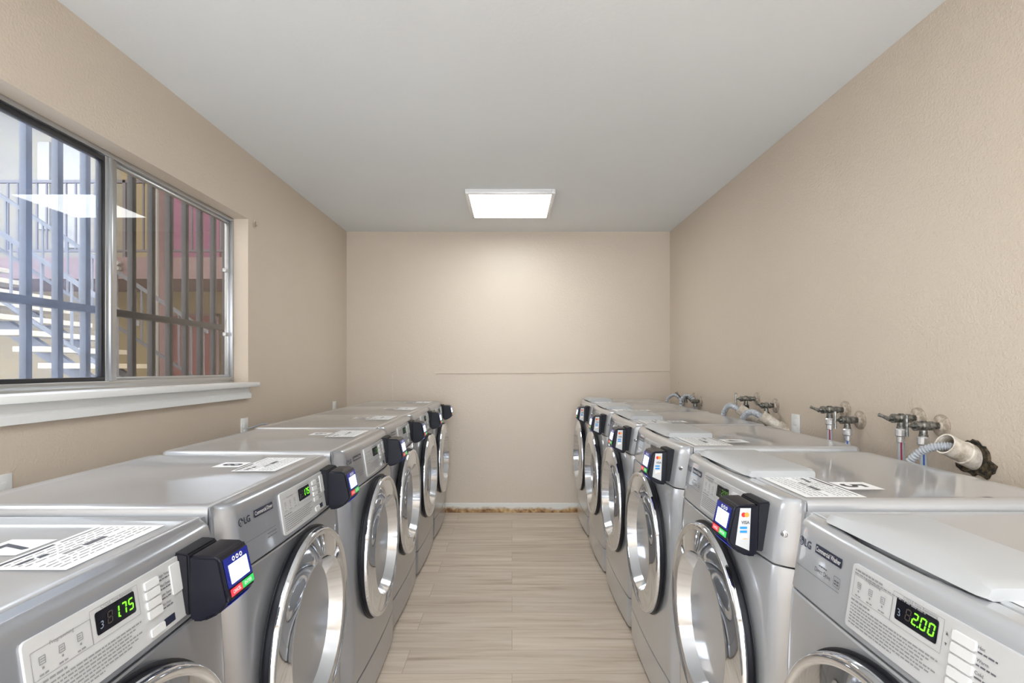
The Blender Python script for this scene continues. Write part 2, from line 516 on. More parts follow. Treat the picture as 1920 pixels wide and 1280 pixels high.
# security bars
bars = empty('security_bars', (-1.72, 2.0, 0.95)); tag(bars, 'dark steel security bars outside the window with one cross rail', 'window bars')
BX = -1.72
for k in range(-8, 14):
    y = 1.888 + k * 0.1316
    bm = bmesh.new(); box(bm, (-0.014, y - 2.0 - 0.0125, 0), (0.011, y - 2.0 + 0.0125, 1.75), 0, 0.001); finish('bar', bm, 'bar', bars)
bm = bmesh.new(); box(bm, (-0.022, -1.3, 0.525), (0.014, 1.75, 0.555), 0, 0.002); finish('cross_rail', bm, 'bar', bars)
for z in (0.0, 1.72):
    bm = bmesh.new(); box(bm, (-0.02, -1.3, z), (0.014, 1.75, z + 0.03), 0, 0.002); finish('end_rail', bm, 'bar', bars)
for y in (-1.2, 1.65):
    for z in (0.01, 1.73):
        bm = bmesh.new(); box(bm, (0.01, y - 0.012, z - 0.002), (0.165, y + 0.012, z + 0.022)); finish('bracket', bm, 'bar', bars)

# ------------------------------------------------------------------ washing machines
W, D, HT, SEAM, KICK = 0.682, 0.655, 0.97, 0.826, 0.15
CFG = {'corner': 0.04}
def fdep(x):
    u = min(x, W - x)
    b_ = 0.012 * (2 * x / W - 1) ** 2
    return b_ + 0.045 * max(0.0, 1 - u / 0.042) ** 1.6
def zoff(z):
    if z < 0.55: return 0.0
    if z < SEAM: return 0.012 * ((z - 0.55) / (SEAM - 0.55)) ** 2
    return 0.012 + 0.018 * (z - SEAM) / 0.12
def fy(x, z): return min(0.069, fdep(x) + zoff(z))
XS = [0, 0.003, 0.008, 0.014, 0.02, 0.026, 0.032, 0.038, 0.043] + [0.043 + (W - 0.086) * i / 24 for i in range(1, 24)]
XS = XS + [W - x for x in reversed(XS[:9])]

def fplace(u0, v0, eps=0.0008):
    """maps console coordinates onto the bowed front face"""
    return lambda u, v: (u0 + u, fy(u0 + u, v0 + v) - eps, v0 + v)

def fplate(bm, u0, v0, u1, v1, eps, mi=0, n=8, round_=0.0, thick=True):
    us = [u0 + (u1 - u0) * i / n for i in range(n + 1)]
    vs_ = [v0, v0 + (v1 - v0) * 0.5, v1]
    if round_:
        us = sorted(set(us + [u0 + round_, u1 - round_, u0 + round_ * 0.3, u1 - round_ * 0.3]))
    rows = []
    for u in us:
        ins = 0.0
        if round_:
            dd = min(u - u0, u1 - u)
            if dd < round_: ins = round_ - math.sqrt(max(0, round_ ** 2 - (round_ - dd) ** 2))
        col = []
        for v in (v0 + ins, (v0 + v1) / 2, v1 - ins):
            col.append(Vector((u, fy(u, v) - eps, v)))
        if thick:
            col = [Vector((u, fy(u, v0 + ins) + 0.001, v0 + ins))] + col + [Vector((u, fy(u, v1 - ins) + 0.001, v1 - ins))]
        rows.append(col)
    loft(bm, rows, mi, cap=thick, close=False)

def words(bm, u0, u1, v, h, mi=0, eps=0.0045, seed=0):
    rnd = random.Random(seed)
    u = u0
    while u < u1 - 0.002:
        l = min(rnd.uniform(0.003, 0.010), u1 - u)
        quad(bm, [(u, fy(u, v) - eps, v), (u + l, fy(u + l, v) - eps, v), (u + l, fy(u + l, v + h) - eps, v + h), (u, fy(u, v + h) - eps, v + h)], mi)
        u += l + 0.0016

def outline(bm, u0, v0, u1, v1, t, mi, eps):
    for a in ((u0, v0, u1, v0 + t), (u0, v1 - t, u1, v1), (u0, v0, u0 + t, v1), (u1 - t, v0, u1, v1)):
        fplate(bm, *a, eps, mi, n=3, thick=False)

def ring_pts(c, r, n, place, a0=0.0, a1=2 * PI):
    return [place(c[0] + r * math.cos(a0 + (a1 - a0) * i / n), c[1] + r * math.sin(a0 + (a1 - a0) * i / n)) for i in range(n)]

SEG = {'0': 'abcdef', '1': 'bc', '2': 'abged', '3': 'abgcd', '4': 'fgbc', '5': 'afgcd', '6': 'afgedc', '7': 'abc', '8': 'abcdefg', '9': 'abcdfg'}
def seg_digit(bm, ch, u0, v0, w_, h, eps, mi=0, only=None):
    t = h * 0.12; sl = 0.12
    def P(a, b_): return (u0 + a + b_ * sl, fy(u0 + a, v0 + b_) - eps, v0 + b_)
    R = {'a': (t, h - t, w_ - t, h), 'd': (t, 0, w_ - t, t), 'g': (t, h / 2 - t / 2, w_ - t, h / 2 + t / 2),
         'f': (0, h / 2 + t * .4, t, h - t * .5), 'b': (w_ - t, h / 2 + t * .4, w_, h - t * .5),
         'e': (0, t * .5, t, h / 2 - t * .4), 'c': (w_ - t, t * .5, w_, h / 2 - t * .4)}
    for s in SEG[ch]:
        a, b_, c, d = R[s]
        quad(bm, [P(a, b_), P(c, b_), P(c, d), P(a, d)], mi)

DOOR_C = (W / 2, 0.551)
CP = (0.225, 0.838, 0.54, 0.943)      # control panel u0 v0 u1 v1
DISP = (0.331, 0.8985, 0.408, 0.9305)

def build_machine(kind):
    washer = kind == 'washer'
    t = empty('clothes_washer' if washer else 'clothes_dryer')
    # chassis (dark core seen in the seams) and feet
    bm = bmesh.new()
    ins = lambda z: [(x, fy(x, z) + 0.012, z) for x in XS if 0.008 < x < W - 0.008] + [(W - 0.008, D - 0.01, z), (0.008, D - 0.01, z)]
    loft(bm, [ins(0.024), ins(0.5), ins(0.9)]); fix(bm)
    ch = finish('chassis', bm, 'dark', t)
    for x in (0.06, W - 0.06):
        for y in (0.09, D - 0.07):
            bm = bmesh.new(); lathe(bm, [(0, 0), (0.022, 0), (0.024, 0.008), (0.010, 0.012), (0.010, 0.03), (0, 0.03)], Matrix.Translation((x, y, 0)), 16); fix(bm)
            finish('foot', bm, 'black_m', t)
    # body shell
    loop = lambda z, e=0.0: [(min(max(x, e), W - e), fy(x, z) + e, z) for x in XS] + [(W - e, D - e, z), (e, D - e, z)]
    bm = bmesh.new()
    zs = [KICK + 0.004, KICK + 0.007] + [KICK + 0.007 + (SEAM - 0.011 - KICK) * i / 10 for i in range(1, 10)] + [SEAM - 0.007, SEAM - 0.004]
    loft(bm, [loop(z, 0.002 if i in (0, len(zs) - 1) else 0) for i, z in enumerate(zs)]); fix(bm)
    FIN = 'silver' if washer else 'silver_shaded'
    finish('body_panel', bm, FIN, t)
    bm = bmesh.new()
    loft(bm, [loop(0.02, 0.002), loop(0.023), loop(KICK - 0.003), loop(KICK, 0.002)]); fix(bm)
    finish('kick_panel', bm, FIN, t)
    # console: profile swept across the width
    bm = bmesh.new()
    rows = []
    NX = [x for x in XS]
    if washer:
        NX = sorted(set(NX + [0.08 + 0.36 * i / 24 for i in range(25)]))
    for i, x in enumerate(NX):
        e = 0.002 if i in (0, len(NX) - 1) else 0.0
        f = lambda z: fy(x, z) + e
        dip = 0.0
        if washer and 0.10 < x < 0.44:
            dip = math.sin(PI * (x - 0.10) / 0.34) ** 1.0
        top = HT - 0.0015 - e
        fr = min(f(0.95) + 0.012, 0.0735)
        P = [(x, 0.0745, SEAM + e), (x, f(SEAM) + 0.002, SEAM + e), (x, f(SEAM + 0.003), SEAM + 0.003), (x, f(0.86), 0.86), (x, f(0.90), 0.90), (x, f(0.940), 0.940),
             (x, min(f(0.950) + 0.001, 0.070), 0.951), (x, min(f(0.95) + 0.0045, 0.071), 0.960), (x, min(f(0.95) + 0.011, 0.072), top - 0.003), (x, min(f(0.95) + 0.019, 0.0725), top)]
        ys = [0.052, 0.058, 0.064, 0.070, 0.0745]
        for k, y in enumerate(ys):
            yy = max(y, P[9][1] + 0.0002 * k)
            lim = 0.0745 - 0.026 * dip
            g = max(0.0, min(1.0, (y - lim) / 0.012)) if dip > 0.02 else 0.0
            P.append((x, yy, top - 0.012 * g * min(1, dip * 1.6)))
        rows.append(P)
    loft(bm, rows); fix(bm)
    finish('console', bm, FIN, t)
    # top panel
    bm = bmesh.new()
    def tl(z, e): return [(e, 0.0775 + e * .4, z), (W - e, 0.0775 + e * .4, z), (W - e, D - e - 0.02, z), (W - e - 0.02, D - e, z), (e + 0.02, D - e, z), (e, D - e - 0.02, z)]
    L = [tl(SEAM, 0.001), tl(HT - 0.022, 0.001)]
    for k in range(1, 7):
        a = k / 6 * PI / 2
        L.append(tl(HT - 0.012 + 0.012 * math.sin(a), 0.001 + 0.012 * (1 - math.cos(a))))
    L.append(tl(HT, 0.03)); L.append(tl(HT - 0.0012, 0.036))
    loft(bm, L); fix(bm)
    finish('top_panel', bm, 'silver_top', t, smooth=40)
    # door
    cx, cz = DOOR_C
    mtx = Matrix.Translation((cx, fy(cx, cz), cz)) @ Matrix.Rotation(PI / 2, 4, 'X')     # local +Z -> -Y (out)
    bm = bmesh.new()
    lathe(bm, [(0.20, -0.001), (0.273, -0.001), (0.273, 0.0005), (0.271, 0.0015), (0.266, 0.0015), (0.2668, 0.010), (0.2668, 0.020), (0.262, 0.0215), (0.20, 0.0215)], mtx, 96); fix(bm)
    door = finish('door', bm, 'gasket', t)
    bm = bmesh.new()
    prof = [(0.2674, 0.0155), (0.2674, 0.0185)] + [(0.2575 + 0.009 * math.cos(a), 0.0205 + 0.0085 * math.sin(a)) for a in [PI * k / 10 for k in range(0, 9)]] + [(0.247, 0.0245), (0.195, 0.0345)]
    prof += [(0.1935, 0.0355), (0.192, 0.0362), (0.190, 0.0362), (0.1885, 0.0355), (0.1875, 0.034)]
    lathe(bm, prof, mtx, 160)
    finish('chrome_ring', bm, 'chrome', door, smooth=26)
    bm = bmesh.new()
    lathe(bm, [(0.1877, 0.0345), (0.170, -0.010), (0.167, -0.011)], mtx, 96)
    lathe(bm, [(0.167, -0.011), (0.164, -0.0105), (0.152, -0.028)], mtx, 96)
    finish('inner_bowl', bm, 'chrome_in', door, smooth=26)
    bm = bmesh.new()
    lathe(bm, [*[(0.153 * math.sin(k / 10 * PI / 2), -0.026 + 0.020 * (1 - math.sin(k / 10 * PI / 2) ** 2)) for k in range(10, 0, -1)], (0, -0.006)], mtx, 96)
    finish('porthole_glass', bm, 'doorglass', door, smooth=60)
    # make room in the front for the bowl: cut away by a dark drum throat
    # control panel
    bm = bmesh.new(); fplate(bm, *CP, 0.0035, 0, n=12, round_=0.006); fix(bm)
    cp = finish('control_panel', bm, 'panel', t)
    E = 0.0042
    bm = bmesh.new(); fplate(bm, *DISP, E, 0, n=6, round_=0.003, thick=False)
    q = fplace(0, 0, E + 0.0004)
    finish('display', bm, 'lcd', cp)
    bm = bmesh.new()
    u0, v0, u1, v1 = CP
    outline(bm, u0 + 0.008, v1 - 0.052, u0 + 0.098, v1 - 0.016, 0.0006, 0, E)       # programming box
    outline(bm, DISP[0] - 0.008, DISP[1] - 0.008, DISP[2] + 0.008, DISP[3] + 0.006, 0.0005, 0, E)
    P = lambda a, b_: fplace(a, b_, E)
    add_text(bm, 'Programming', 0.007, P(u0 + 0.035, v1 - 0.0185), 0, width=0.036)
    add_text(bm, 'CYCLE Time Remaining', 0.006, P(DISP[0] + 0.012, DISP[3] + 0.0015), 0, width=0.062)
    if washer:
        words(bm, u0 + 0.008, u0 + 0.075, v1 - 0.010, 0.0028, 0, E, 1)
        words(bm, u0 + 0.008, u0 + 0.16, v1 - 0.0145, 0.0018, 0, E, 2)
    for k in range(3):
        uu = u0 + 0.018 + k * 0.028
        zz = v1 - 0.030
        outline(bm, uu, zz - 0.006, uu + 0.009, zz + 0.004, 0.0009, 0, E)
        for j in range(2): words(bm, uu + 0.0015, uu + 0.008, zz - 0.003 + j * 0.003, 0.001, 0, E, 5 + j + k)
        fplate(bm, uu + 0.003, zz - 0.012, uu + 0.006, zz - 0.009, E, 0, n=2, thick=False)
        words(bm, uu - 0.002, uu + 0.011, zz - 0.019, 0.002, 0, E, 11 + k)
    words(bm, u0 + 0.008, u0 + 0.055, v0 + 0.046, 0.0028, 0, E, 20)
    for k in range(7):
        words(bm, u0 + 0.009, u0 + (0.190 - 0.012 * (k % 3) if k < 6 else 0.11), v0 + 0.040 - k * 0.0052, 0.0021, 0, E, 30 + k)
    finish('panel_print', bm, 'ink_s', cp, smooth=0)
    # buttons
    nb = 5 if washer else 4
    for k in range(nb):
        a, z = u0 + 0.206, v1 - 0.024 - k * 0.0155
        bm = bmesh.new(); fplate(bm, a, z, a + 0.033, z + 0.0125, 0.0062, 0, n=3, round_=0.002); fix(bm)
        bt = finish('button', bm, 'plastic', cp)
    if not washer:
        a, z = u0 + 0.206, v0 + 0.006
        bm = bmesh.new(); fplate(bm, a, z, a + 0.033, z + 0.0125, 0.0062, 0, n=3, round_=0.002); fix(bm); finish('button', bm, 'plastic', cp)
        bm = bmesh.new(); fplate(bm, u0 + 0.271, v1 - 0.058, u0 + 0.297, v1 - 0.008, 0.0055, 0, n=2, round_=0.002); fix(bm); finish('start_key', bm, 'plastic', cp)
        bm = bmesh.new(); fplate(bm, a + 0.034, z + 0.001, a + 0.062, z + 0.0135, E, 0, n=2, thick=False); finish('key_legend', bm, 'navy', cp, smooth=0)
    bm = bmesh.new()
    labs = ['Hot', 'Warm', 'Cold', 'Delicate', 'Rinse'] if washer else ['High Temp', 'Med Temp', 'Low Temp', 'No Heat']
    for k, s in enumerate(labs):
        z = v1 - 0.018 - k * 0.0155
        add_text(bm, s, 0.0062, P(u0 + 0.2415, z), 0)
        words(bm, u0 + 0.2415, u0 + 0.268, z - 0.005, 0.002, 0, E, 50 + k)
    if washer:
        for z, sgn in ((v1 - 0.022, 1), (v1 - 0.036, -1)):
            bm.faces.new([bm.verts.new(P(u0 + 0.197, z)(a, b_)) for a, b_ in ((-0.002, -0.002 * sgn), (0.002, -0.002 * sgn), (0, 0.002 * sgn))])
    finish('key_names', bm, 'ink', cp, smooth=0)
    # brand roundel, letters and name plate
    bm = bmesh.new()
    c = (0.052, 0.9235); pl = fplace(0, 0, 0.0009)
    vsx = [bm.verts.new(p) for p in ring_pts(c, 0.0088, 32, pl)]
    bm.faces.new(vsx)
    add_text(bm, 'LG', 0.0205, fplace(0.064, 0.9165, 0.0009), 0, bold=0.0004, width=0.024)
    lg = finish('brand_mark', bm, 'navy', t, smooth=0)
    bm = bmesh.new()
    pl = fplace(0, 0, 0.0014)
    def arc(r0, r1, a0, a1, n=18):
        for i in range(n):
            A, B = a0 + (a1 - a0) * i / n, a0 + (a1 - a0) * (i + 1) / n
            quad(bm, [pl(c[0] + r * math.cos(a), c[1] + r * math.sin(a)) for r, a in ((r0, A), (r0, B), (r1, B), (r1, A))])
    arc(0.0056, 0.0066, math.radians(95), math.radians(360))
    for a in ((-0.0005, -0.0036, 0.0005, 0.0036), (-0.0005, -0.0036, 0.0024, -0.0026), (0.002, -0.0005, 0.0062, 0.0005)):
        quad(bm, [pl(c[0] + x, c[1] + z) for x, z in ((a[0], a[1]), (a[2], a[1]), (a[2], a[3]), (a[0], a[3]))])
    arc(0, 0.0012, 0, 2 * PI, 10)
    for v in bm.verts[-40:]: v.co += Vector((-0.0028, 0, 0.0022))
    finish('roundel_face', bm, 'badge_t', lg, smooth=0)
    bm = bmesh.new(); fplate(bm, 0.105, 0.918, 0.191, 0.9345, 0.001, 0, n=6, round_=0.001, thick=False)
    pl_ = finish('name_plate', bm, 'navy', t, smooth=0)
    bm = bmesh.new(); add_text(bm, 'Commercial Washer' if washer else 'Commercial Dryer', 0.0125, fplace(0.108, 0.9225, 0.0016), 0, bold=0.0002, width=0.080)
    finish('plate_lettering', bm, 'badge_t', pl_, smooth=0)
    bm = bmesh.new()
    fplate(bm, 0.045, 0.8755, 0.193, 0.8762, 0.0008, 0, n=8, thick=False)
    if washer:
        add_text(bm, 'Direct Drive', 0.0115, fplace(0.112, 0.886, 0.0008), 0, width=0.052)
        words(bm, 0.124, 0.15, 0.8985, 0.002, 0, 0.0008, 3)
        outline(bm, 0.174, 0.882, 0.193, 0.900, 0.0006, 0, 0.0008)
        for z in (0.886, 0.891): words(bm, 0.176, 0.191, z, 0.0022, 0, 0.0008, 9)
    else:
        words(bm, 0.150, 0.193, 0.8665, 0.0016, 0, 0.0008, 3); words(bm, 0.150, 0.193, 0.8585, 0.0016, 0, 0.0008, 4)
    finish('front_print', bm, 'ink', t, smooth=0)
    # screw cap on the right shoulder
    bm = bmesh.new()
    xx, zz = W - 0.026, 0.893
    nrm = Vector((fy(xx + 0.003, zz) - fy(xx - 0.003, zz), -0.006, 0)).normalized()
    qd = nrm.to_track_quat('Z', 'Y').to_matrix().to_4x4()
    lathe(bm, [(0.0075, -0.001), (0.0075, 0.001), (0.006, 0.0022), (0, 0.0025)], Matrix.Translation((xx, fy(xx, zz), zz)) @ qd, 20); fix(bm)
    finish('screw_cap', bm, 'chrome', t)
    # card reader
    RS = 0.024
    ru0, ru1 = 0.520, 0.618
    if washer: ru0, ru1 = 0.508, 0.606
    ZS = lambda z: 0.8855 + (z - 0.8865) * 0.87
    bm = bmesh.new()
    prof = [(0.04, 0.826), (0.04, 0.958), (0.022, 0.958), (0.010, 0.955), (0.006, 0.832)]
    loft(bm, [[(x, y, ZS(z)) for y, z in prof] for x in (ru0 + 0.002, ru1 - 0.004)]); fix(bm)
    bmesh.ops.bevel(bm, geom=bm.edges[:], offset=0.003, segments=2, affect='EDGES')
    rd = finish('card_reader', bm, 'black_m', t)
    bm = bmesh.new()
    A = [(RS - 0.0165, 0.830), (RS - 0.0155, 0.953), (RS - 0.062, 0.9515), (RS - 0.070, 0.944), (RS - 0.0855, 0.862), (RS - 0.083, 0.852), (RS - 0.066, 0.832), (RS - 0.04, 0.818), (RS - 0.018, 0.818)]
    loft(bm, [[(x, y, ZS(z)) for y, z in A] for x in (ru0, ru1)]); fix(bm)
    bmesh.ops.bevel(bm, geom=bm.edges[:], offset=0.005, segments=3, affect='EDGES')
    finish('reader_body', bm, 'black', rd, smooth=40)
    p0, p1 = Vector((0, RS - 0.0703, ZS(0.9425))), Vector((0, RS - 0.0854, ZS(0.8625)))       # face line, top to bottom
    dirv = (p1 - p0).normalized(); nv = Vector((0, dirv.z, -dirv.y)); nv = nv if nv.y < 0 else -nv
    LF = (p1 - p0).length
    def face(a, s, e=0.0008): return p0 + dirv * (s * LF) + nv * e + Vector((ru0 + a * (ru1 - ru0), 0, 0))
    def fq(bm, a0, s0, a1, s1, e, mi=0): quad(bm, [face(a0, s1, e), face(a1, s1, e), face(a1, s0, e), face(a0, s0, e)], mi)
    bm = bmesh.new(); fq(bm, 0.07, 0.02, 0.93, 0.76, 0.0006); finish('screen_bezel', bm, 'bezel', rd, smooth=0)
    bm = bmesh.new(); fq(bm, 0.19, 0.22, 0.84, 0.70, 0.0012); finish('screen', bm, 'screen', rd, smooth=0)
    bm = bmesh.new()
    for k in range(3):
        vsx = [bm.verts.new(face(0.40 + 0.13 * k + 0.052 * math.cos(i * PI / 8), 0.125 + 0.062 * math.sin(i * PI / 8), 0.0012)) for i in range(16)]
        vi = [bm.verts.new(face(0.40 + 0.13 * k + 0.022 * math.cos(i * PI / 8), 0.125 + 0.026 * math.sin(i * PI / 8), 0.0012)) for i in range(16)]
        for i in range(16): bm.faces.new((vsx[i], vsx[(i + 1) % 16], vi[(i + 1) % 16], vi[i]))
    finish('reader_symbols', bm, 'wprint', rd, smooth=0)
    for nm, mk, a0, a1, s in (('cancel_key', 'red', 0.10, 0.50, 'CANCEL'), ('enter_key', 'green', 0.505, 0.93, 'ENTER')):
        bm = bmesh.new(); fq(bm, a0, 0.80, a1, 0.985, 0.0012, 0)
        add_text(bm, s, 0.0085, lambda u, v, a0=a0: face(a0 + 0.07 + u / (ru1 - ru0), 0.93 - v / LF, 0.0018), 1, bold=0.0003, width=0.026)
        finish(nm, bm, [mk, 'wprint'], rd, smooth=0)
    bm = bmesh.new()
    def low(a, s, e=0.0012):
        P0, P1 = Vector((0, RS - 0.0825, ZS(0.8508))), Vector((0, RS - 0.0665, ZS(0.8335))); d = P1 - P0
        nn = Vector((0, -0.67, -0.74))
        return P0 + d * s + nn * e + Vector((ru0 + a * (ru1 - ru0), 0, 0))
    quad(bm, [low(0.1, 0.9), low(0.92, 0.9), low(0.92, 0.1), low(0.1, 0.1)], 0)
    for k in range(3):
        a, b_ = 0.47 + 0.045 * k, 0.018
        quad(bm, [low(a, 0.35 - .05 * k, 0.0018), low(a + b_, 0.35 - .05 * k, 0.0018), low(a + b_, 0.65 + .05 * k, 0.0018), low(a, 0.65 + .05 * k, 0.0018)], 1)
    finish('tap_strip', bm, ['strip', 'wprint'], rd, smooth=0)
    bm = bmesh.new()     # payment sticker on the right cheek
    sx = ru1 + 0.0006
    def sp(a, z, e=0.0): return (sx + e, a + RS + 0.004, ZS(z))
    quad(bm, [sp(-0.040, 0.834), sp(-0.071, 0.850), sp(-0.060, 0.944), sp(-0.036, 0.944)], 0)
    for cy_, k in ((-0.0525, 1), (-0.0455, 2)):
        bm.faces.new([bm.verts.new(sp(cy_ + 0.0052 * math.cos(i * PI / 10), 0.927 + 0.0062 * math.sin(i * PI / 10), 0.0004 + k * 0.0001)) for i in range(20)]).material_index = k
    add_text(bm, 'VISA', 0.011, lambda u, v: sp(-0.058 + u, 0.9035 + v, 0.0005), 3, bold=0.0004, width=0.019)
    for z0 in (0.8835, 0.8935):
        quad(bm, [sp(-0.061, z0 - .003, 0.0005), sp(-0.045, z0 - .003, 0.0005), sp(-0.045, z0 + .003, 0.0005), sp(-0.061, z0 + .003, 0.0005)], 4)
    quad(bm, [sp(-0.061, 0.876 - .012, 0.0005), sp(-0.044, 0.876 - .012, 0.0005), sp(-0.044, 0.876, 0.0005), sp(-0.061, 0.876, 0.0005)], 5)
    quad(bm, [sp(-0.058, 0.8645, 0.0008), sp(-0.044, 0.8645, 0.0008), sp(-0.044, 0.8665, 0.0008), sp(-0.052, 0.8665, 0.0008)], 2)
    fix(bm)
    for f in bm.faces:
        if f.normal.x < 0: f.normal_flip()
    finish('payment_sticker', bm, ['panel', 'c_red', 'c_org', 'ink', 'c_blue', 'wprint'], rd, smooth=0)
    # instruction sheet stuck on the top
    s0, s1, t0, t1 = (0.39, 0.617, 0.112, 0.236) if not washer else (0.43, 0.645, 0.095, 0.228)
    bm = bmesh.new()
    zt = HT - 0.0011
    TP = lambda a, b_, e=0.0: (s0 + a * (s1 - s0), t0 + b_ * (t1 - t0), zt + e)
    quad(bm, [TP(0, 0, .0004), TP(1, 0, .0004), TP(1, 1, .0004), TP(0, 1, .0004)], 0)
    rnd = random.Random(3)
    def bar(a0, b0, a1, b1, mi=1): quad(bm, [TP(a0, b0, .0009), TP(a1, b0, .0009), TP(a1, b1, .0009), TP(a0, b1, .0009)], mi)
    bar(0.04, 0.90, 0.50, 0.95, 2); bar(0.55, 0.90, 0.93, 0.93, 1)
    bar(0.30, 0.46, 0.46, 0.52, 1); bar(0.49, 0.45, 0.70, 0.54, 3)
    for k in range(9):
        z = 0.82 - k * 0.085
        if 0.40 < z < 0.56: continue
        a = 0.05
        while a < 0.93:
            l = rnd.uniform(0.03, 0.10); bar(a, z, min(0.95, a + l), z + 0.018, 1); a += l + 0.02
    bar(0.08, 0.70, 0.20, 0.76, 2); bar(0.22, 0.66, 0.30, 0.72, 2)
    finish('instruction_sheet', bm, ['paper', 'ink_s', 'navy', 'ink'], t, smooth=0)
    if washer:
        bm = bmesh.new()
        n = 28; u0_, u1_ = 0.085, 0.435
        rows = []
        for i in range(n + 1):
            s = i / n; x = u0_ + (u1_ - u0_) * s
            k = math.sin(PI * s) ** 0.8
            e = 0.005 * (1 if i in (0, n) else 0)
            yb = 0.238 if i not in (0, n) else 0.234
            yf = 0.058 + e
            rows.append([(x, yb, HT - 0.001), (x, yf + 0.008, HT - 0.001), (x, yf, HT + 0.003), (x, yf + 0.004 + 0.010 * k, HT + 0.008 + 0.006 * k), (x, yf + 0.006 + 0.024 * k, HT + 0.0165 + 0.005 * k - e * .5),
                         (x, yf + 0.012 + 0.034 * k, HT + 0.019 + 0.006 * k - e * .6), (x, yf + 0.03 + 0.05 * k, HT + 0.019 + 0.005 * k - e * .6), (x, yb - 0.006, HT + 0.019 - e * .6), (x, yb, HT + 0.015 - e * .5)])
        loft(bm, rows); fix(bm)
        finish('dispenser_lid', bm, 'lid', t, smooth=24)
    return t

def add_number(root, n, washer):
    s0, s1, t0, t1 = (0.452, 0.532, 0.245, 0.325) if not washer else (0.49, 0.57, 0.235, 0.32)
    zt = HT - 0.0011
    bm = bmesh.new()
    quad(bm, [(s0, t0, zt + .0004), (s1, t0, zt + .0004), (s1, t1, zt + .0004), (s0, t1, zt + .0004)], 0)
    s = str(n)
    wd = 0.034 if len(s) == 1 else 0.055
    add_text(bm, s, 0.075, lambda u, v: ((s0 + s1) / 2 - wd / 2 + u, t0 + 0.012 + v, zt + .001), 1, bold=0.002, width=wd)
    finish('number_sticker', bm, ['paper', 'navy'], root, smooth=0)

def add_price(root, txt, mk, dim=True):
    disp_parent = root
    h = 0.0175; w_ = 0.0105; v0 = DISP[1] + 0.007
    bm = bmesh.new()
    u = DISP[0] + 0.032
    seg_digit(bm, '8', DISP[0] + 0.019, v0, w_, h, 0.0047, 1)
    for ch in txt:
        if ch == '.':
            quad(bm, [(u - 0.0035 + a, fy(u, v0 + b_) - 0.0048, v0 + b_) for a, b_ in ((0, 0), (0.002, 0), (0.002, 0.002), (0, 0.002))], 0)
        else:
            seg_digit(bm, ch, u, v0, w_, h, 0.0048, 0); u += 0.0145
    # little icon at the left
    add_text(bm, '3', 0.016, lambda a, b_: (DISP[0] + 0.006 + a, fy(DISP[0], v0) - 0.0047, v0 + b_), 2)
    finish('price_digits', bm, [mk, 'digit_dim', 'icon' if mk == 'digit' else 'digit_dim'], disp_parent, smooth=0)

def children(o): return [c for c in bpy.data.objects if c.parent == o]
def copy_tree(o, parent=None):
    kids = list(o.children)
    c = o.copy(); COL.objects.link(c); c.parent = parent
    for k in kids: copy_tree(k, c)
    return c
bpy.context.view_layer.update()
proto = {k: build_machine(k) for k in ('dryer', 'washer')}
first = {'dryer': True, 'washer': True}
def machine(kind):
    if first[kind]:
        first[kind] = False
        return None
    return 1

# (y of the near end, top height, number, price, label)
LEFT = [
    (0.405, 0.950, 7, ('1.75', 'digit'), 'silver front-loading dryer nearest the camera on the left, with number 7 on top'),
    (1.104, 0.962, 8, ('1.75', 'digit'), 'silver front-loading dryer with number 8 on its top, second from the camera below the window'),
    (1.790, 0.970, 9, ('1.75', 'digit_off'), 'silver front-loading dryer third from the camera in the row along the window wall'),
    (2.475, 0.974, 10, ('1.75', 'digit_off'), 'silver front-loading dryer fourth from the camera along the window wall, third from the back'),
    (3.160, 0.973, 11, ('1.75', 'digit_off'), 'silver front-loading dryer second from the back wall in the left row'),
    (3.845, 0.972, 12, ('1.75', 'digit_off'), 'silver front-loading dryer at the far end of the left row, its top reflecting tan wall'),
]
RIGHT = [
    (1.118, 0.952, 6, ('2.00', 'digit'), 'silver commercial washer nearest the camera on the right, lit green 2.00 display'),
    (1.805, 0.970, 5, ('2.00', 'digit_off'), 'silver commercial washer with number 5 on its top, second from the camera on the right'),
    (2.495, 0.983, 4, ('2.00', 'digit_off'), 'silver commercial washer third from the camera in the row along the faucet wall'),
    (3.190, 0.985, 3, ('2.00', 'digit_off'), 'silver commercial washer fourth from the camera along the faucet wall, third from the back'),
    (3.885, 0.986, 2, ('2.00', 'digit_off'), 'silver commercial washer second from the back wall in the right row'),
    (4.580, 0.988, 1, ('2.00', 'digit_off'), 'silver commercial washer at the far end of the right row, beside the back wall'),
]
XFL, XFR = -0.553, 0.545
roots = []
bpy.context.view_layer.update()
for i, (y, zt, num, price, lab) in enumerate(LEFT):
    r = proto['dryer'] if i == 0 else copy_tree(proto['dryer'])
    roots.append((r, XFL + (0.02 if i == 2 else 0), y, PI / 2, zt, num, price, lab, False))
for i, (y, zt, num, price, lab) in enumerate(RIGHT):
    r = proto['washer'] if i == 0 else copy_tree(proto['washer'])
    roots.append((r, XFR - (0.005 if i == 2 else 0), y, -PI / 2, zt, num, price, lab, True))
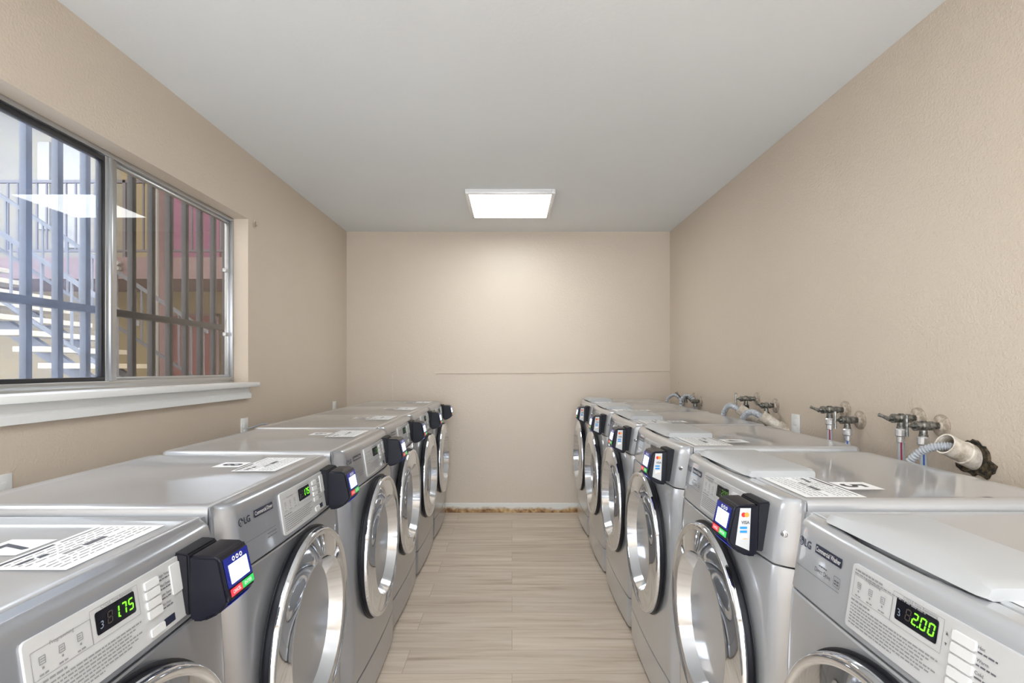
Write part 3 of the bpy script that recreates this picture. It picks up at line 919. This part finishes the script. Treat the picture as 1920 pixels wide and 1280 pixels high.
for r, x, y, rz, zt, num, price, lab, wsh in roots:
    r.location = (x, y, 0); r.rotation_euler = (0, 0, rz); r.scale = (1, 1, zt / HT)
    tag(r, lab, 'washing machine' if wsh else 'dryer', 'commercial washers along the right wall' if wsh else 'dryers along the left wall')
    add_number(r, num, wsh)
    if num == 7:      # strip of white tape running back from the sheet
        bm = bmesh.new(); box(bm, (0.606, 0.2365, HT - 0.0012), (0.619, 0.62, HT - 0.0004)); finish('white_tape', bm, 'paper', r, smooth=0)
    if wsh and num == 6:      # no reader can be seen on this one
        for c in [c for c in r.children_recursive if c.name.split('.')[0] in ('card_reader', 'reader_body', 'screen_bezel', 'screen', 'reader_symbols', 'cancel_key', 'enter_key', 'tap_strip', 'payment_sticker')]:
            bpy.data.objects.remove(c)
    cp = [c for c in r.children if c.name.split('.')[0] == 'control_panel'][0]
    add_price(cp, price[0], price[1])

# ------------------------------------------------------------------ hose bibs on the right wall
def hose_bib(y, z, reach, label, handle='lever', tilt=0.0):
    """valve sticking out of the right wall toward -x; origin at the flange"""
    t = empty('hose_bib', (XR, y, z))
    tag(t, label, 'faucet', 'wall faucets behind the washers')
    R = Matrix.Rotation(-PI / 2, 4, 'Y')      # local z -> -x
    bm = bmesh.new(); lathe(bm, [(0.036, 0.0), (0.0365, 0.003), (0.033, 0.006), (0.017, 0.010), (0.0135, 0.014), (0, 0.014)], R, 32); fix(bm)
    finish('flange', bm, 'escut', t)
    bm = bmesh.new()
    L = reach
    lathe(bm, [(0, 0.012), (0.011, 0.012), (0.011, L * .30), (0.0145, L * .31), (0.0145, L * .42), (0.0125, L * .44), (0.013, L * .5), (0.0165, L * .54), (0.017, L * .66), (0.0135, L * .70), (0.014, L * .80), (0.0155, L * .81), (0.0155, L * .9), (0.009, L * .92), (0.007, L), (0, L)], R, 20)
    lathe(bm, [(0, 0), (0.010, 0.0), (0.0115, -0.02), (0.013, -0.021), (0.013, -0.030), (0, -0.030)], Matrix.Translation((-L * .6, 0, -0.008)), 20)
    fix(bm); finish('valve_body', bm, 'brass', t)
    bm = bmesh.new()
    if handle == 'lever':
        tube(bm, [(-L, 0, 0), (-L - 0.012, 0.004, 0.004), (-L - 0.03, 0.010, 0.012)], [0.005, 0.0055, 0.006], 8)
        tube(bm, [(-L - 0.006, -0.012, -0.006), (-L - 0.010, 0.004, 0.0), (-L - 0.016, 0.02, 0.010)], 0.0045, 8)
    elif handle == 'tee':
        tube(bm, [(-L, 0, 0), (-L - 0.014, 0, 0.0)], 0.0045, 8)
        tube(bm, [(-L - 0.014, 0, -0.034), (-L - 0.014, 0, -0.028), (-L - 0.014, 0, 0.0), (-L - 0.014, 0, 0.028), (-L - 0.014, 0, 0.034)], [0.0055, 0.0055, 0.004, 0.0055, 0.0055], 8)
    else:
        tube(bm, [(-L, 0, 0), (-L - 0.03, 0.0, 0.035)], 0.0045, 8)
        tube(bm, [(-L - 0.03, -0.022, 0.037), (-L - 0.03, 0.022, 0.033)], 0.0055, 8)
    finish('handle', bm, 'brass', t)
    return t

def supply_hose(y, x, z, label, stripe, nut='steel'):
    """grey hose hanging from a valve outlet, with coupling nut, ferrule and coloured stripe"""
    t = empty('water_hose', (x, y, z))
    tag(t, label, 'hose', 'supply hoses hanging from the faucets')
    bm = bmesh.new(); lathe(bm, [(0, 0.004), (0.014, 0.004), (0.0165, 0), (0.0165, -0.020), (0.014, -0.023), (0, -0.023)], Matrix(), 12); fix(bm)
    finish('coupling_nut', bm, 'steel' if nut == 'steel' else 'black', t, smooth=20)
    bm = bmesh.new(); lathe(bm, [(0, -0.022), (0.0118, -0.022), (0.0118, -0.042), (0.0105, -0.044), (0, -0.044)], Matrix(), 12); fix(bm)
    finish('ferrule', bm, 'steel', t, smooth=20)
    pts = spline([(0, 0, -0.04), (0.002, 0, -0.15), (0.006, 0, -0.35), (0.004, 0.01, -0.60)], 18)
    bm = bmesh.new(); tube(bm, pts, 0.0105, 12); fix(bm); finish('hose', bm, 'hose_l', t)
    bm = bmesh.new()
    tube(bm, [Vector(p) + Vector((-0.0045, -0.0072, 0)) for p in pts], 0.0034, 6); fix(bm); finish('stripe', bm, stripe, t)
    return t

def ribbed(name, label, ctrl, r, matk, group, n=70):
    pts = spline(ctrl, n)
    bm = bmesh.new()
    tube(bm, pts, [r * (1.0 if i % 4 < 2 else 0.74) for i in range(len(pts))], 12)
    fix(bm)
    ob = finish(name, bm, matk, None, smooth=20)
    # origin at its first point
    o0 = Vector(ctrl[0])
    for v in ob.data.vertices: v.co -= o0
    ob.location = o0
    tag(ob, label, 'hose', group)
    return ob

GH = 'grey corrugated drain hoses'
# pair nearest the camera
hose_bib(1.700, 1.066, 0.098, 'tarnished wall faucet nearest the camera, right one of the nearest pair', 'tee')
hose_bib(1.798, 1.081, 0.098, 'tarnished wall faucet of the nearest pair with a bent bare-metal lever', 'lever')
supply_hose(1.700, XR - 0.059, 1.028, 'grey water hose nearest the camera, behind the corrugated drain hose', 'hose_blue')
supply_hose(1.798, XR - 0.059, 1.043, 'grey water hose with a dark red stripe on the nearest faucet pair', 'hose_red')
# second pair
hose_bib(2.098, 1.046, 0.085, 'tarnished wall faucet of the second pair, over the blue-striped hose', 'tee')
hose_bib(2.190, 1.079, 0.110, 'tarnished wall faucet of the second pair with a bent bare-metal lever, over the red-striped hose', 'lever')
supply_hose(2.098, XR - 0.051, 1.008, 'grey water hose with a blue stripe on the second faucet pair', 'hose_blue')
supply_hose(2.190, XR - 0.066, 1.041, 'grey water hose with a dark red stripe on the second faucet pair', 'hose_red')
# third pair, black nuts
hose_bib(2.768, 1.056, 0.085, 'tarnished wall faucet of the third pair with round flange, nearer the white outlet', 'knob')
hose_bib(2.980, 1.079, 0.105, 'tarnished wall faucet of the third pair, farther from the white outlet', 'tee')
supply_hose(2.768, XR - 0.051, 1.018, 'water hose with black nut under the third faucet pair, nearer the outlet', 'hose_red', 'black')
supply_hose(2.980, XR - 0.063, 1.041, 'water hose with black nut under the third faucet pair, farther from the outlet', 'hose_blue', 'black')
# far pair
hose_bib(3.86, 1.010, 0.075, 'tarnished wall faucet in the far corner, right one of the pair', 'knob')
hose_bib(4.02, 1.030, 0.100, 'tarnished wall faucet in the far corner with dark T handle', 'knob')

# drain standpipes and corrugated hoses
def standpipe(p_wall, p_open, r, label, hole=False):
    t = empty('drain_pipe', p_wall)
    tag(t, label, 'pipe', 'drain standpipes on the faucet wall')
    d = Vector(p_open) - Vector(p_wall)
    q = d.normalized().to_track_quat('Z', 'Y').to_matrix().to_4x4()
    L = d.length
    bm = bmesh.new()
    lathe(bm, [(r * 1.12, -0.03), (r * 1.12, L * .35), (r, L * .37), (r, L), (r * .88, L), (r * .86, L * .3), (0, L * .28)], q, 28); fix(bm)
    finish('pipe', bm, 'pipe', t)
    if hole:
        bm = bmesh.new()
        rnd = random.Random(5)
        ring = []
        n = 40
        for i in range(n):
            a = 2 * PI * i / n
            ry, rz = 0.060, 0.052
            k = 1 + rnd.uniform(-0.07, 0.07) + (0.35 if abs((a - 5.7)) < 0.45 else 0) + (0.2 if abs(a - 3.9) < 0.3 else 0)
            ring.append((-math.cos(a) * ry * k, math.sin(a) * rz * k))
        off = (p_wall[1] * 0, 0)
        loft(bm, [[(-0.0004, y_, z_) for y_, z_ in ring], [(-0.0045, y_ * .93, z_ * .93) for y_, z_ in ring], [(-0.001, y_ * .8, z_ * .8) for y_, z_ in ring]], cap=True)
        fix(bm)
        finish('broken_plaster', bm, 'hole', t, smooth=0)
    return t
standpipe((XR - 0.001, 1.585, 0.985), (1.275, 1.572, 1.028), 0.031, 'dirty white drain pipe leaning out of a ragged wall hole nearest the camera', True)
ribbed('drain_hose', 'grey corrugated hose entering the drain pipe nearest the camera', [(1.232, 1.67, 0.70), (1.232, 1.665, 0.92), (1.240, 1.635, 0.985), (1.258, 1.60, 1.012), (1.283, 1.573, 1.020), (1.300, 1.573, 1.012)], 0.0125, 'hose_l', GH, 110)
standpipe((XR - 0.001, 2.87, 0.93), (1.245, 2.93, 1.03), 0.030, 'white drain pipe under the third faucet pair, left of the black-nut hoses')
ribbed('drain_hose', 'grey corrugated hose arching into the pipe left of the third faucet pair', [(1.222, 3.09, 0.72), (1.222, 3.09, 0.95), (1.226, 3.06, 1.015), (1.232, 3.00, 1.04), (1.252, 2.928, 1.018)], 0.015, 'hose_l', GH, 90)
standpipe((XR - 0.001, 2.66, 0.93), (1.262, 2.70, 1.012), 0.028, 'dark-stained drain pipe under the third faucet pair, nearer the white outlet')
ribbed('drain_hose', 'grey corrugated hose arching below the third faucet pair, nearer the white outlet', [(1.232, 2.86, 0.72), (1.232, 2.86, 0.94), (1.236, 2.83, 1.0), (1.248, 2.77, 1.022), (1.270, 2.698, 1.002)], 0.016, 'hose_l', GH, 90)
ribbed('drain_hose', 'grey corrugated hose looping at the far corner faucets, inner loop', [(1.262, 3.98, 0.70), (1.258, 3.98, 0.96), (1.27, 3.96, 1.03), (1.30, 3.93, 1.045), (1.33, 3.90, 1.01), (1.345, 3.88, 0.92)], 0.016, 'hose_l', GH, 80)
ribbed('drain_hose', 'grey corrugated hose looping at the far corner faucets, outer loop', [(1.258, 4.34, 0.70), (1.258, 4.34, 0.96), (1.275, 4.30, 1.02), (1.30, 4.24, 1.035), (1.335, 4.20, 0.99), (1.345, 4.18, 0.90)], 0.013, 'hose_l', GH, 70)

# ------------------------------------------------------------------ wall outlets
def outlet(x, y, z, side, label):
    t = empty('wall_outlet', (x, y, z)); tag(t, label, 'outlet', 'white wall outlets')
    s = side
    bm = bmesh.new(); box(bm, (min(0, s * 0.006), -0.036, -0.058), (max(0, s * 0.006), 0.036, 0.058), 0, 0.002); finish('cover_plate', bm, 'white', t)
    for dz in (-0.02, 0.02):
        bm = bmesh.new(); box(bm, (min(s * 0.006, s * 0.009), -0.016, dz - 0.014), (max(s * 0.006, s * 0.009), 0.016, dz + 0.014), 0, 0.001); finish('socket', bm, 'white', t)
outlet(XR, 2.57, 0.970, -1, 'white outlet plate on the right wall between the faucet pairs')
outlet(XL, 2.853, 0.925, 1, 'white outlet plate on the left wall just past the window sill end')
outlet(XL, 4.30, 0.925, 1, 'white outlet plate on the left wall near the back corner')
outlet(XL, 1.49, 0.893, 1, 'white outlet plate on the left wall under the window, at the photo edge')
bm = bmesh.new()
pts = [(XL + 0.014, 2.865, 0.925), (XL + 0.03, 2.90, 0.93), (XL + 0.08, 2.93, 0.945), (XL + 0.10, 2.93, 0.90), (XL + 0.11, 2.93, 0.6)]
tube(bm, spline(pts, 24), 0.004, 8); ob = finish('power_cord', bm, 'hose', None); tag(ob, 'grey power cord leaving the outlet past the window sill end', 'cord')
# small bracket left on the wall beside the window
bm = bmesh.new(); box(bm, (XL, 2.958, 2.035), (XL + 0.008, 2.972, 2.072), 0, 0.002); box(bm, (XL + 0.006, 2.960, 2.040), (XL + 0.016, 2.970, 2.048), 0, 0.002); box(bm, (XL + 0.006, 2.960, 2.058), (XL + 0.013, 2.970, 2.064), 0, 0.002)
ob = finish('wall_hook', bm, 'escut'); tag(ob, 'small rusty hook on the left wall beside the upper window corner', 'hook')

# ------------------------------------------------------------------ courtyard outside the window
bm = bmesh.new(); box(bm, (-14, -2, -0.25), (XL - 0.2, 14, -0.12)); struct(finish('ground', bm, 'x_ground', smooth=0))
YQ = 7.4
def xat(px, y=YQ): return -(960 - px) * y / 1000
def zat(py, y=YQ): return 1.25 + (690 - py) * y / 1000
Z2 = 2.79
bd = empty('apartment_building', (-6.5, 9.0, -0.12)); tag(bd, 'two-storey courtyard apartment building with ochre walls and a mauve walkway edge, outside the window', 'building')
def xb(name, lo, hi, mk, par=bd, bev=0):
    bm = bmesh.new(); box(bm, [lo[i] - par.location[i] for i in range(3)], [hi[i] - par.location[i] for i in range(3)], 0, bev)
    return finish(name, bm, mk, par, smooth=0)
bx0, bx1 = -14.0, -2.4
xb('lower_wall', (bx0, YQ + 1.25, -0.12), (bx1, YQ + 1.5, Z2 - 0.3), 'x_yellow')
xb('upper_wall', (bx0, YQ + 1.25, Z2), (xat(228, YQ + 1.25), YQ + 1.5, 5.6), 'x_cream')
xb('upper_side_wall', (xat(228, YQ + 1.25), YQ + 1.25, Z2), (bx1, YQ + 1.5, 5.6), 'x_yellow')
xb('walkway_slab', (bx0, YQ, Z2 - 0.30), (bx1, YQ + 1.25, Z2), 'x_fascia')
xb('roof_slab', (bx0, YQ + 0.3, 5.6), (bx1, YQ + 1.7, 5.8), 'x_cream')
for px0, px1 in ((312, 350), (352, 378), (380, 412)):
    xb('pink_panel', (xat(px0, YQ + 1.2), YQ + 1.19, Z2), (xat(px1, YQ + 1.2), YQ + 1.25, 5.3), 'x_pink')
xb('post', (xat(296), YQ - 0.12, -0.12), (xat(310), YQ, 5.6), 'x_fascia')
xb('drain_spout', (xat(304), YQ - 0.16, -0.12), (xat(308), YQ - 0.12, 4.6), 'x_white')
wn = xb('upper_window', (xat(70, YQ + 1.2), YQ + 1.2, Z2 + 0.7), (xat(92, YQ + 1.2), YQ + 1.25, 4.9), 'x_white')
wn2 = xb('upper_window', (xat(118, YQ + 1.2), YQ + 1.2, Z2 + 0.4), (xat(150, YQ + 1.2), YQ + 1.25, 5.0), 'x_white')
dr = xb('door', (xat(322, YQ + 1.2), YQ + 1.2, -0.1), (xat(408, YQ + 1.2), YQ + 1.25, zat(592, YQ + 1.2)), 'x_red')
fr_ = bmesh.new()
a, c_, zt_ = xat(318, YQ + 1.2), xat(412, YQ + 1.2), zat(588, YQ + 1.2)
for lo, hi in (((a, YQ + 1.17, -0.1), (a + 0.05, YQ + 1.2, zt_)), ((c_ - 0.05, YQ + 1.17, -0.1), (c_, YQ + 1.2, zt_)), ((a, YQ + 1.17, zt_ - 0.04), (c_, YQ + 1.2, zt_))):
    box(fr_, [lo[i] - bd.location[i] for i in range(3)], [hi[i] - bd.location[i] for i in range(3)])
finish('door_frame', fr_, 'x_fascia', bd, smooth=0)
tb = bmesh.new()
add_text(tb, '2', 0.19, lambda u, v: (xat(413, YQ + 1.2) + u - bd.location.x, YQ + 1.245 - bd.location.y, zat(638, YQ + 1.2) + v - bd.location.z), 0, bold=0.004)
finish('unit_number', tb, 'x_white', bd, smooth=0)
fl = empty('flood_light', (xat(227), YQ - 0.035, zat(505))); tag(fl, 'twin white floodlight on the mauve walkway edge outside the window', 'lamp')
for dz in (0.0, 0.075):
    bm = bmesh.new(); lathe(bm, [(0, 0.05), (0.03, 0.05), (0.034, 0.0), (0.015, -0.03), (0, -0.03)], Matrix.Translation((0, 0, dz)) @ Matrix.Rotation(PI / 2, 4, 'X'), 16); fix(bm)
    finish('lamp_head', bm, 'x_white', fl)
# walkway railing
rl = empty('walkway_railing', (0, YQ + 0.04 - bd.location.y, Z2 - bd.location.z)); rl.parent = bd
RLO = Vector((bd.location.x, YQ + 0.04, Z2))
def rb(name, lo, hi, par, mk):
    bm = bmesh.new(); box(bm, [lo[i] - RLO[i] for i in range(3)], [hi[i] - RLO[i] for i in range(3)]); return finish(name, bm, mk, par, smooth=0)
ZR0, ZR1 = zat(467), zat(336)
rb('top_rail', (bx0, YQ + 0.02, ZR1 - 0.04), (bx1, YQ + 0.06, ZR1), rl, 'x_rail')
rb('bottom_rail', (bx0, YQ + 0.025, ZR0 - 0.03), (bx1, YQ + 0.055, ZR0), rl, 'x_rail')
x = -7.3
while x < -3.7:
    rb('baluster', (x - 0.011, YQ + 0.03, ZR0), (x + 0.011, YQ + 0.05, ZR1), rl, 'x_rail'); x += 0.135
for x in (-7.2, -5.4, -3.75):
    rb('rail_post', (x - 0.02, YQ + 0.02, Z2), (x + 0.02, YQ + 0.06, ZR1), rl, 'x_rail')
# staircase
st = empty('staircase', (-5.0, 5.9, -0.12)); tag(st, 'outdoor stairs with cream treads and metal railings rising left outside the window', 'stairs')
SY0, SY1 = 5.25, 6.5
def tread_xz(i): return -6.0 + 0.25 * i, 2.29 - 0.165 * i
for i in range(-3, 14):
    x, z = tread_xz(i)
    if z < 0: break
    bm = bmesh.new(); box(bm, (x - 0.17 + 5.0, SY0 - 5.9, z - 0.055 + 0.12), (x + 0.14 + 5.0, SY1 - 5.9, z + 0.12), 0, 0.006); finish('tread', bm, 'x_tread', st, smooth=0)
def rake(name, y, dz, r, mk, x0=-7.0, x1=-3.7):
    f = lambda x: 2.29 - 0.66 * (x + 6.0) + dz
    bm = bmesh.new()
    loft(bm, [[(x + 5.0, y - 5.9 + a, f(x) + b_ + 0.12) for a, b_ in ((-r, -r), (r, -r), (r, r), (-r, r))] for x in (x0, x1)]); fix(bm)
    return finish(name, bm, mk, st, smooth=0)
for y in (SY0 + 0.02, SY1 - 0.02):
    rake('hand_rail', y, 0.92, 0.022, 'x_stair'); rake('lower_rail', y, 0.26, 0.018, 'x_stair')
    x = -6.9
    while x < -3.7:
        f = 2.29 - 0.66 * (x + 6.0)
        bm = bmesh.new(); box(bm, (x + 5.0 - 0.009, y - 5.9 - 0.009, f + 0.26 + 0.12), (x + 5.0 + 0.009, y - 5.9 + 0.009, f + 0.92 + 0.12)); finish('baluster', bm, 'x_stair', st, smooth=0)
        x += 0.15
for y in (SY0 + 0.35, SY1 - 0.35):
    f = lambda x: 2.29 - 0.66 * (x + 6.0)
    bm = bmesh.new(); loft(bm, [[(x + 5.0, y - 5.9 + a, f(x) + b_ + 0.12) for a, b_ in ((-0.03, -0.22), (0.03, -0.22), (0.03, -0.06), (-0.03, -0.06))] for x in (-7.0, -2.75)]); fix(bm)
    finish('stringer', bm, 'x_stair', st, smooth=0)
for x, y in ((-6.9, SY0), (-6.9, SY1)):
    bm = bmesh.new(); box(bm, (x + 5 - 0.04, y - 5.9 - 0.04, 0), (x + 5 + 0.04, y - 5.9 + 0.04, 2.9)); finish('stair_post', bm, 'x_stair', st, smooth=0)
